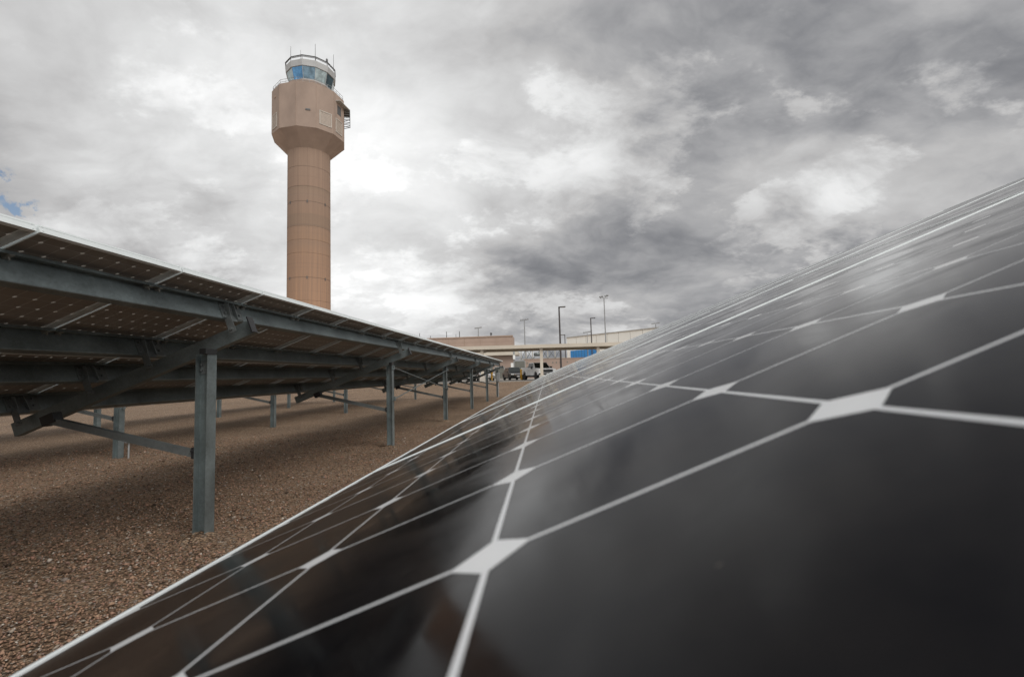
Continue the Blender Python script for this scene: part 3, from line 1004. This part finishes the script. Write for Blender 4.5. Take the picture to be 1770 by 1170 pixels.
def building_a():
    t = thing('block_building', 'long flat-roofed tan block building with antennas on its roof, left of the carport', 'building', (0, 0, LOT_Z - 0.05))
    t.location = (-6.0, 90, LOT_Z - 0.05)
    # local coordinates relative to the front right corner
    w = panel_wall('wall', (-42, 0.9), (0, 0), 0, 7.75, 4, 'tan_block', t, 14, 'corbel_concrete', 0.10)
    mb = MB()
    for z in (1.5, 3.0, 4.5, 5.95, 6.85):
        mb.prism([(-0.02, z), (0.05, z), (0.05, z + 0.05), (-0.02, z + 0.05)], (-42, 0.9, 0), (0, 0, 0), (0.0214, 1, 0), (0, 0, 1))
    part('course_line', mb, 'corbel_concrete', w)
    mb = MB().prism([(-0.12, 7.75), (0.35, 7.75), (0.35, 7.95), (-0.12, 7.95)], (-42, 0.9, 0), (0.08, 0, 0), (0.0214, 1, 0), (0, 0, 1))
    part('parapet_cap', mb, 'corbel_concrete', t)
    # lower wing in front with a pale eaves band
    part('wing_wall', MB().box((-40, -5.5, 0), (0.35, -0.2, 4.05)), 'tan_block', t)
    part('eaves_band', MB().box((-40, -6.4, 4.06), (1.3, -0.25, 4.62)), 'cream_metal', t)
    part('door', MB().box((-4.3, -5.56, 0), (-3.2, -5.48, 2.1)), 'grey_fence', t)
    for x, h, r in ((-17.9, 1.15, 0.07), (-15.8, 0.55, 0.06), (-12.7, 1.25, 0.07), (-10.9, 0.7, 0.05), (-10.2, 1.25, 0.08), (-4.2, 0.6, 0.08)):
        part('roof_antenna', MB().tube((x, 2.0, 7.7), (x, 2.0, 7.95 + h), r, r * 0.8, 8), 'dark_rail', t)
    part('rooftop_vent', MB().box((-4.35, 1.8, 8.3), (-4.0, 2.2, 8.7)), 'dark_rail', t)


building_a()


def carport():
    t = thing('carport', 'long tan flat carport roof on single posts over parked trucks', 'carport', (-0.4, 52.2, LOT_Z))
    # local x along the roof; slightly falling to the right; roof from local y=-2.2 (near edge) to +2.6
    xs0, xs1 = -27.0, 12.5

    def zt(x): return 3.68 - 0.004 * (x + 9)
    mb = MB()
    mb.prism([(-2.25, -0.36), (-2.20, -0.36), (-2.20, 0.0), (-2.25, 0.0)], (xs0, 0, zt(xs0)), (xs1, 0, zt(xs1)), (0, 1, 0), (0, 0, 1))
    mb.prism([(2.80, -0.42), (2.85, -0.42), (2.85, -0.05), (2.80, -0.05)], (xs0, 0, zt(xs0)), (xs1, 0, zt(xs1)), (0, 1, 0), (0, 0, 1))
    part('fascia', mb, 'cream_metal', t)
    prof = []
    # corrugated deck
    mb = MB()
    n = 150
    L = xs1 - xs0
    vs, fs = [], []
    for i in range(n + 1):
        x = xs0 + L * i / n
        dz = (0.0, 0.045)[i % 2]
        for yy in (-2.19, 2.79):
            for tt in (0, 0.012):
                vs.append((x, yy, zt(x) - 0.14 - 0.05 * (yy + 2.2) / 5 + dz + tt))
    for i in range(n):
        a = i * 4; b = a + 4
        fs += [(a, b, b + 2, a + 2), (a + 1, a + 3, b + 3, b + 1), (a, a + 1, b + 1, b), (a + 2, b + 2, b + 3, a + 3)]
    mb.add(vs, fs)
    part('roof_deck', mb, 'carport_deck', t)
    mb = MB()
    for yy in (-1.5, -0.5, 0.8, 2.0):
        mb.prism([(yy - 0.04, -0.32), (yy + 0.04, -0.32), (yy + 0.04, -0.16), (yy - 0.04, -0.16)], (xs0 + 0.05, 0, zt(xs0)), (xs1 - 0.05, 0, zt(xs1)), (0, 1, 0), (0, 0, 1))
    part('roof_purlin', mb, 'cream_metal', t)
    for i in range(7):
        x = -24.0 + i * 5.95 - 0.02
        if i == 4: x = -0.05
        zz = zt(x)
        bm = MB()
        bm.prism([(-2.1, -0.33), (-0.15, -0.62), (0.15, -0.62), (2.7, -0.36), (2.7, -0.335), (-2.1, -0.325)], (x - 0.09, 0, zz), (x + 0.09, 0, zz), (0, 1, 0), (0, 0, 1))
        part('roof_beam', bm, 'cream_metal', t)
        part('post', MB().box((x - 0.15, -1.95, 0), (x + 0.15, -1.65, zz - 0.37)), 'cream_metal', t, bevel=0.015)
        part('footing', MB().box((x - 0.28, -2.08, 0.0), (x + 0.28, -1.52, 0.55)), 'pale_trim', t, bevel=0.02)


carport()


def steel_structure():
    # bare galvanised frames standing behind the carport
    t = thing('steel_frame_structure', 'open steel frame with crossed bracing standing above the pinkish block wall', 'steel structure', (-1.0, 84, LOT_Z))
    k = 84 / 850
    H0, H1 = 3.2, 4.95
    for x in (-3.2, -2.35, -1.25, 0.35, 1.35, 2.6, 3.6):
        part('post', MB().box((x - 0.09, -0.09, 0), (x + 0.09, 0.09, H1 + 0.3)), 'steel_frame_paint', t)
    mb = MB()
    mb.bar((-3.6, 0, H0), (4.3, 0, H0 + 0.1), 0.14, 0.14)
    part('beam', mb, 'steel_frame_paint', t)
    part('beam', MB().bar((-3.6, 0, H1 + 0.2), (4.3, 0, H1 + 0.2), 0.16, 0.2), 'steel_frame_paint', t)
    for (a, b) in ((-3.2, -2.35), (-2.35, -1.25), (-1.25, 0.35), (0.35, 1.35), (1.35, 2.6), (2.6, 3.6)):
        part('diagonal', MB().bar((a, -0.12, H0), (b, -0.12, H1), 0.09, 0.09), 'galvanised_dark', t)
        if int(a * 10) % 2: part('diagonal', MB().bar((a, -0.22, H1), (b, -0.22, H0), 0.09, 0.09), 'galvanised_dark', t)
    mb = MB().lathe([(0.5, H0 + 0.5), (0.62, H0 + 0.8), (0.5, H0 + 1.1)], 16, 0, (-0.45, 0.3))
    part('insulator_drum', mb, 'galvanised_dark', t)


steel_structure()


def block_wall():
    t = thing('block_wall', 'low pinkish brown block wall with small square openings behind the white truck', 'wall', (-3.6, 80, LOT_Z))
    w = part('wall', MB().box((0, 0, 0), (13.5, 0.3, 3.02)), 'tan_block', t)
    for x, z in ((0.55, 2.45), (0.6, 1.75), (4.7, 2.42), (5.28, 2.42), (5.9, 2.42), (7.05, 2.45), (8.4, 2.45)):
        part('opening', MB().box((x - 0.10, -0.02, z - 0.11), (x + 0.10, 0.04, z + 0.11)), 'grey_fence', t)
    part('cap', MB().box((-0.05, -0.05, 3.021), (13.55, 0.35, 3.12)), 'tan_block', t)


block_wall()


def gate():
    for loc, w, lab in (((-4.98, 76, LOT_Z), 1.75, 'dark grey metal gate between the tan building and the block wall'),
                        ((-7.9, 75, LOT_Z), 1.5, 'dark grey metal gate beside the left yellow bollard')):
        t = thing('metal_gate', lab, 'gate', loc)
        h = 2.75 if w > 1.6 else 1.9
        part('frame', MB().bar((0, 0, 0), (0, 0, h), 0.09, 0.09).bar((w, 0, 0), (w, 0, h), 0.09, 0.09).bar((0, 0, h), (w, 0, h), 0.09, 0.09), 'box_grey', t)
        mb = MB()
        n = 12
        for i in range(n):
            x = 0.06 + (w - 0.12) * i / n
            mb.box((x, -0.02 if i % 2 else 0.0, 0.1), (x + (w - 0.12) / n - 0.006, 0.02 if i % 2 else 0.03, h - 0.06))
        part('sheet', mb, 'grey_fence', t)


gate()


def white_building():
    a, b = Vector((6.98, 160, 0)), Vector((27.25, 137, 0))
    d = (b - a).normalized()
    e = b + d * 34
    t = thing('warehouse', 'large white panelled warehouse with a bright blue lower section', 'warehouse', (a.x, a.y, LOT_Z))
    rel = lambda p: (p.x - a.x, p.y - a.y)
    panel_wall('wall', (0, 0), rel(e), 0, 11.95, 30, 'white_cladding', t, 15, 'steel_frame_paint', 0.09)
    part('roof_trim', MB().prism([(-0.25, 11.96), (0.4, 11.96), (0.4, 12.25), (-0.25, 12.25)], (0, 0, 0), (*rel(e), 0), (-d.y, d.x, 0), (0, 0, 1)), 'steel_frame_paint', t)
    p, q = a + d * 1.8, a + d * 13.0
    n = Vector((-d.y, d.x, 0))
    pw = panel_wall('blue_panel', rel(p - n * 0.3), rel(q - n * 0.3), 0, 7.75, 0.25, 'blue_cladding', t, 9, 'lamp_pole_dark', 0.05)


white_building()


# ------------------------------------------------------------------ lamp posts
def lamp(name, label, x, y, h, kind, r=0.09, mat='lamp_pole_dark', rz=0.0, base=LOT_Z, group=None):
    t = thing(name, label, 'lamp post', (x, y, base), rz, group)
    part('pole', MB().tube((0, 0, 0), (0, 0, h), r * 1.15, r * 0.85, 12), mat, t, smooth=True)
    part('base', MB().lathe([(r * 2.6, 0), (r * 2.6, 0.35), (r * 1.6, 0.45)], 12), 'pale_trim', t)
    if kind == 'arm':
        part('lamp_head', MB().bar((-0.1, 0, h + 0.02), (0.85, 0, h + 0.05), 0.34, 0.12), mat, t, bevel=0.02)
        part('lens', MB().box((0.35, -0.12, h - 0.045), (0.8, 0.12, h - 0.03)), 'lamp_glass', t)
    elif kind == 'tee':
        w = 1.0
        part('crossbar', MB().bar((-w, 0, h), (w, 0, h + 0.25), 0.10, 0.10), mat, t)
        for s in (-0.75, -0.25, 0.3, 0.8):
            part('lamp_head', MB().box((s * w - 0.20, -0.25, h + 0.10 + s * 0.12), (s * w + 0.18, 0.2, h + 0.32 + s * 0.12)), mat, t)
    elif kind == 'flood':
        part('crossbar', MB().bar((-0.85, 0, h - 0.1), (0.85, 0, h - 0.1), 0.12, 0.12), mat, t)
        for i, (s, dz) in enumerate(((-0.8, 0.05), (-0.35, 0.12), (0.35, 0.2), (0.8, 0.32))):
            part('flood_lamp', MB().lathe([(0.12, h - 0.05 + dz), (0.26, h + 0.1 + dz), (0.24, h + 0.30 + dz), (0.1, h + 0.36 + dz)], 10, 0, (s, 0)), mat, t)
    return t


G = 'lamp posts standing behind the carport'
lamp('street_lamp', 'thick dark lamp post with one short arm, tallest in front of the block wall', 1.94, 64, 9.25, 'arm', 0.115, 'lamp_pole_dark', 0, LOT_Z, G)
lamp('street_lamp', 'thinner dark lamp post with one arm, standing before the white warehouse', 8.42, 90, 10.5, 'arm', 0.11, 'lamp_pole_dark', 0, LOT_Z, G)
lamp('floodlight_mast', 'tall thin grey mast with a cluster of floodlights, the highest lamp in view', 13.42, 110, 17.2, 'flood', 0.13, 'lamp_pole_grey', 0, LOT_Z, G)
lamp('floodlight_mast', 'grey mast with a slanted bar of lamps, just right of the tan building roof', -4.56, 110, 12.7, 'tee', 0.12, 'lamp_pole_grey', 0, LOT_Z, G)
lamp('floodlight_mast', 'grey mast with a bar of lamps rising behind the tan building roof', -17.8, 130, 13.2, 'tee', 0.13, 'lamp_pole_grey', 0, LOT_Z, G)
lamp('floodlight_mast', 'small far mast with a bar of lamps left of the thinner dark lamp post', 10.4, 122, 10.4, 'tee', 0.09, 'lamp_pole_grey', 0, LOT_Z, G)
lamp('street_lamp', 'small far lamp post with its arm turned left, beside the warehouse end', 4.0, 100, 8.4, 'arm', 0.09, 'lamp_pole_dark', math.pi, LOT_Z, G)
lamp('floodlight_mast', 'far mast with a bar of lamps peeking above the right array slope', 26.94, 121, 11.9, 'tee', 0.12, 'lamp_pole_grey', 0, LOT_Z, G)

# pole mounted white service box near the gate
t = thing('service_box', 'white box on a pole above the dark grey gate', 'electrical box', (-4.78, 74, LOT_Z))
part('pole', MB().tube((0, 0.15, 0), (0, 0.15, 4.3), 0.06), 'lamp_pole_grey', t, smooth=True)
part('box', MB().box((-0.17, -0.1, 2.95), (0.17, 0.08, 3.6)), 'box_white', t, bevel=0.02)
part('box', MB().box((-0.14, -0.08, 3.68), (0.12, 0.08, 4.15)), 'box_grey', t, bevel=0.02)
t = thing('notice_board', 'small white sign on the tan wall above the black car', 'sign', (-5.45, 80, LOT_Z))
part('post', MB().box((-0.04, 0, 0), (0.04, 0.08, 2.6)), 'lamp_pole_grey', t)
part('board', MB().box((-0.28, -0.04, 1.45), (0.28, -0.005, 2.55)), 'box_white', t)

for x, lab in ((-2.88, 'yellow bollard between the black car and the white truck'), (-6.28, 'yellow bollard left of the black car, seen between the far array posts')):
    t = thing('bollard', lab, 'bollard', (x, 56.5, LOT_Z), group='yellow steel bollards')
    part('post', MB().lathe([(0.115, 0), (0.115, 1.15), (0.10, 1.20), (0.05, 1.235)], 16), 'bollard_yellow', t, smooth=True)
    part('collar', MB().lathe([(0.2, 0), (0.2, 0.03), (0.13, 0.05)], 16), 'pale_trim', t)


# ------------------------------------------------------------------ vehicles (local: +X forward, Y left)
def arch(xc, r, z, n=8):
    return [(xc + r * math.cos(math.pi * (1 - i / n)) * -1, z + r * math.sin(math.pi * i / n)) for i in range(n + 1)]


def wheel(root, x, y, r=0.40, w=0.26):
    s = 1 if y > 0 else -1
    mb = MB()
    o = link('wheel', None, root); o.location = (x, y, r)
    def ring(prof, nm, mt, n=24):
        vs, fs = [], []
        for rr_, yy in prof:
            vs += [(rr_ * math.cos(2 * math.pi * i / n), yy, rr_ * math.sin(2 * math.pi * i / n)) for i in range(n)]
        for k in range(len(prof) - 1):
            fs += [(k * n + i, k * n + (i + 1) % n, (k + 1) * n + (i + 1) % n, (k + 1) * n + i) for i in range(n)]
        fs.append(tuple(range(n))); fs.append(tuple((len(prof) - 1) * n + i for i in range(n)))
        return part(nm, MB().add(vs, fs), mt, o, smooth=True)
    h = w / 2
    ring([(r * 0.62, -h), (r * 0.95, -h), (r, -h * 0.8), (r, h * 0.8), (r * 0.95, h), (r * 0.62, h)], 'tyre', 'tyre_rubber')
    ring([(0.05, s * (h - 0.02)), (r * 0.25, s * (h - 0.015)), (r * 0.5, s * (h - 0.05)), (r * 0.60, s * (h + 0.004)), (r * 0.615, s * (h - 0.03))], 'rim', 'rim_metal')


def side_prism(prof, w0, w1):
    """closed side outline (x,z) extruded across y"""
    return MB().prism(prof, (0, w0, 0), (0, w1, 0), (1, 0, 0), (0, 0, 1))


def greenhouse(pts_bot, pts_top):
    """pts: (x, halfwidth, z) front-to-back pairs: rear/front of bottom and top"""
    (xb0, wb0, zb0), (xb1, wb1, zb1) = pts_bot
    (xt0, wt0, zt0), (xt1, wt1, zt1) = pts_top
    vs = [(xb0, -wb0, zb0), (xb1, -wb1, zb1), (xb1, wb1, zb1), (xb0, wb0, zb0), (xt0, -wt0, zt0), (xt1, -wt1, zt1), (xt1, wt1, zt1), (xt0, wt0, zt0)]
    return MB().add(vs, [(0, 3, 2, 1), (4, 5, 6, 7), (0, 1, 5, 4), (1, 2, 6, 5), (2, 3, 7, 6), (3, 0, 4, 7)])


def quad_slab(c, th=0.012):
    c = [Vector(q) for q in c]
    n = (c[1] - c[0]).cross(c[3] - c[0]).normalized() * th
    return MB().add([q - n for q in c] + [q + n for q in c], [(3, 2, 1, 0), (4, 5, 6, 7), (0, 1, 5, 4), (1, 2, 6, 5), (2, 3, 7, 6), (3, 0, 4, 7)])


def lerp(a, b, t): return tuple(a[i] + (b[i] - a[i]) * t for i in range(3))


def inset_quad(q, a=0.06, b=0.10, c=None, d=None):
    c = a if c is None else c; d = b if d is None else d
    bl, br, tr, tl = q
    def P(u, v): return lerp(lerp(bl, br, u), lerp(tl, tr, u), v)
    return [P(a, b), P(1 - c, b), P(1 - c, 1 - d), P(a, 1 - d)]


def pickup(loc, rz, label):
    t = thing('pickup_truck', label, 'truck', loc, rz, 'vehicles parked under the carport')
    W = 0.98
    rf, rr_ = 1.80, -1.75
    prof = [(-2.85, 0.62)] + [(rr_ - 0.47, 0.60)] + [(rr_ + 0.47 * -math.cos(math.pi * i / 8), 0.60 + 0.34 * math.sin(math.pi * i / 8) * 1.1) for i in range(1, 8)] + [(rr_ + 0.47, 0.50), (rf - 0.50, 0.50)] + \
           [(rf + 0.5 * -math.cos(math.pi * i / 8), 0.55 + 0.38 * math.sin(math.pi * i / 8)) for i in range(1, 8)] + [(rf + 0.5, 0.55), (2.78, 0.58), (2.85, 0.95), (2.80, 1.16), (1.25, 1.28), (1.2, 1.26), (-0.75, 1.24)]
    # bed wall height
    prof += [(-0.78, 1.36), (-2.88, 1.38)]
    bd = part('body', side_prism(prof, -W, W), 'white_paint', t, bevel=0.035, seg=2)
    part('hood', greenhouse([(1.2, 0.90, 1.20), (2.72, 0.86, 1.12)], [(1.22, 0.84, 1.33), (2.66, 0.78, 1.20)]), 'white_paint', t, bevel=0.03, seg=2)
    bot = [(-0.80, 0.95, 1.22), (1.45, 0.95, 1.22)]; top = [(-0.62, 0.78, 1.90), (0.72, 0.78, 1.90)]
    cab = part('cab', greenhouse(bot, top), 'white_paint', t, bevel=0.03, seg=2)
    for s in (-1, 1):
        q = [(-0.80, s * 0.955, 1.24), (1.45, s * 0.955, 1.24), (0.72, s * 0.785, 1.90), (-0.62, s * 0.785, 1.90)]
        bl, br, tr, tl = q
        def P(u, v): return lerp(lerp(bl, br, u), lerp(tl, tr, u), v)
        part('side_window', quad_slab([P(0.05, 0.12), P(0.37, 0.12), P(0.37, 0.86), P(0.07, 0.86)]), 'car_glass', cab)
        part('side_window', quad_slab([P(0.42, 0.12), P(0.88, 0.12), P(0.90, 0.86), P(0.42, 0.86)]), 'car_glass', cab)
        part('mirror', MB().box((1.02, s * 1.0 - 0.02, 1.20), (1.12, s * 1.24 + 0.02, 1.46)), 'black_plastic', t, bevel=0.02)
        for xh in (-0.45, 0.45):
            part('door_handle', MB().box((xh, s * 0.985 - 0.01, 1.04), (xh + 0.17, s * 0.985 + 0.02, 1.08)), 'black_plastic', t)
        mb = MB()
        for xd in (-0.72, 0.02, 1.02):
            mb.box((xd, s * 0.981 - 0.004, 0.60), (xd + 0.014, s * 0.981 + 0.004, 1.22))
        part('door_seam', mb, 'grey_fence', t)
        wheel(t, rf, s * 0.86, 0.40); wheel(t, rr_, s * 0.86, 0.40)
        part('headlight', MB().box((2.70, s * 0.80 - 0.16, 0.93), (2.872, s * 0.80 + 0.16, 1.12)), 'lamp_glass', t, bevel=0.02)
        part('tail_light', MB().box((-2.895, s * 0.90 - 0.07, 0.85), (-2.86, s * 0.90 + 0.07, 1.25)), 'red_paint', t)
    part('windshield', quad_slab(inset_quad([(1.46, -0.95, 1.25), (1.46, 0.95, 1.25), (0.735, 0.78, 1.90), (0.735, -0.78, 1.90)], 0.05, 0.08)), 'car_glass', t)
    part('rear_window', quad_slab(inset_quad([(-0.81, -0.95, 1.26), (-0.81, 0.95, 1.26), (-0.63, 0.78, 1.90), (-0.63, -0.78, 1.90)], 0.12, 0.15)), 'car_glass', t)
    part('grille', MB().box((2.83, -0.60, 0.80), (2.885, 0.60, 1.12)), 'black_plastic', t, bevel=0.015)
    part('bumper', MB().box((2.72, -0.97, 0.48), (2.98, 0.97, 0.74)), 'black_plastic', t, bevel=0.04, seg=2)
    part('licence_plate', MB().box((2.981, -0.16, 0.54), (2.99, 0.16, 0.68)), 'box_white', t)
    part('underbody', MB().box((-2.6, -0.78, 0.32), (2.6, 0.78, 0.58)), 'black_plastic', t)
    part('bed_liner', MB().box((-2.80, -0.84, 1.382), (-0.88, 0.84, 1.392)), 'black_plastic', t)
    return t


def car(name, loc, rz, label, paint, H=1.45, L=4.5):
    t = thing(name, label, 'car', loc, rz, 'vehicles parked under the carport')
    W = 0.90; rf, rb = L * 0.30, -L * 0.29; x0, x1 = -L / 2, L / 2
    zb = 0.88
    prof = [(x0 + 0.04, 0.40), (rb - 0.38, 0.32)] + [(rb + 0.38 * -math.cos(math.pi * i / 8), 0.36 + 0.36 * math.sin(math.pi * i / 8)) for i in range(1, 8)] + [(rb + 0.38, 0.30), (rf - 0.38, 0.30)] + \
           [(rf + 0.38 * -math.cos(math.pi * i / 8), 0.36 + 0.36 * math.sin(math.pi * i / 8)) for i in range(1, 8)] + [(rf + 0.38, 0.32), (x1 - 0.04, 0.36), (x1, 0.62), (x1 - 0.10, 0.80), (x1 - 1.15, zb + 0.06), (x0 + 0.25, zb + 0.05), (x0, 0.80)]
    part('body', side_prism(prof, -W, W), paint, t, bevel=0.05, seg=2)
    xb0, xb1 = x0 + 0.20, x1 - 1.10
    xt0, xt1 = x0 + 0.75, x1 - 1.85
    cab = part('cab', greenhouse([(xb0, 0.84, zb), (xb1, 0.84, zb)], [(xt0, 0.62, H), (xt1, 0.62, H)]), paint, t, bevel=0.04, seg=2)
    for s in (-1, 1):
        q = [(xb0, s * 0.845, zb + 0.03), (xb1, s * 0.845, zb + 0.03), (xt1, s * 0.628, H), (xt0, s * 0.628, H)]
        bl, br, tr, tl = q
        def P(u, v): return lerp(lerp(bl, br, u), lerp(tl, tr, u), v)
        part('side_window', quad_slab([P(0.10, 0.10), P(0.46, 0.10), P(0.46, 0.86), P(0.10, 0.86)]), 'car_glass', cab)
        part('side_window', quad_slab([P(0.50, 0.10), P(0.90, 0.10), P(0.88, 0.86), P(0.50, 0.86)]), 'car_glass', cab)
        part('mirror', MB().box((xb1 - 0.35, s * 0.98 - 0.08, 0.92), (xb1 - 0.25, s * 0.98 + 0.08, 1.05)), paint, t, bevel=0.02)
        part('door_handle', MB().box((0.0, s * 0.905 - 0.01, 0.74), (0.16, s * 0.905 + 0.015, 0.77)), 'chrome', t)
        wheel(t, rf, s * 0.80, 0.33, 0.21); wheel(t, rb, s * 0.80, 0.33, 0.21)
        part('headlight', MB().box((x1 - 0.16, s * 0.66 - 0.18, 0.62), (x1 + 0.012, s * 0.66 + 0.16, 0.75)), 'lamp_glass', t, bevel=0.02)
        part('tail_light', MB().box((x0 - 0.012, s * 0.68 - 0.15, 0.62), (x0 + 0.05, s * 0.68 + 0.15, 0.76)), 'red_paint', t)
    part('windshield', quad_slab(inset_quad([(xb1 + 0.012, -0.84, zb + 0.03), (xb1 + 0.012, 0.84, zb + 0.03), (xt1 + 0.012, 0.62, H), (xt1 + 0.012, -0.62, H)], 0.06, 0.08)), 'car_glass', t)
    part('rear_window', quad_slab(inset_quad([(xb0 - 0.012, -0.84, zb + 0.03), (xb0 - 0.012, 0.84, zb + 0.03), (xt0 - 0.012, 0.62, H), (xt0 - 0.012, -0.62, H)], 0.08, 0.12)), 'car_glass', t)
    part('grille', MB().box((x1 - 0.02, -0.42, 0.56), (x1 + 0.018, 0.42, 0.74)), 'chrome', t, bevel=0.01)
    part('bumper', MB().box((x1 - 0.12, -0.86, 0.34), (x1 + 0.05, 0.86, 0.50)), paint, t, bevel=0.04, seg=2)
    part('licence_plate', MB().box((x1 + 0.051, -0.16, 0.38), (x1 + 0.06, 0.16, 0.49)), 'box_white', t)
    part('underbody', MB().box((x0 + 0.3, -0.7, 0.2), (x1 - 0.3, 0.7, 0.4)), 'black_plastic', t)
    return t


# heading: forward axis mostly towards the camera, turned to the right
pickup((-0.93, 54.4, LOT_Z), R(-90 + 22), 'white extended-cab pickup truck parked nose out behind a carport post')
car('parked_car', (-4.05, 60.2, LOT_Z), R(-90 + 18), 'black car parked nose out under the carport beside the yellow bollard', 'black_paint', 1.55, 4.6)
car('parked_car', (-9.2, 56.5, LOT_Z), R(-90 + 14), 'dark car half hidden beneath the low edge of the left array', 'black_paint', 1.45, 4.5)
car('parked_car', (-7.55, 60.5, LOT_Z), R(-90 + 14), 'silver car glimpsed between far array posts beside a pale carport footing', 'silver_paint', 1.42, 4.5)
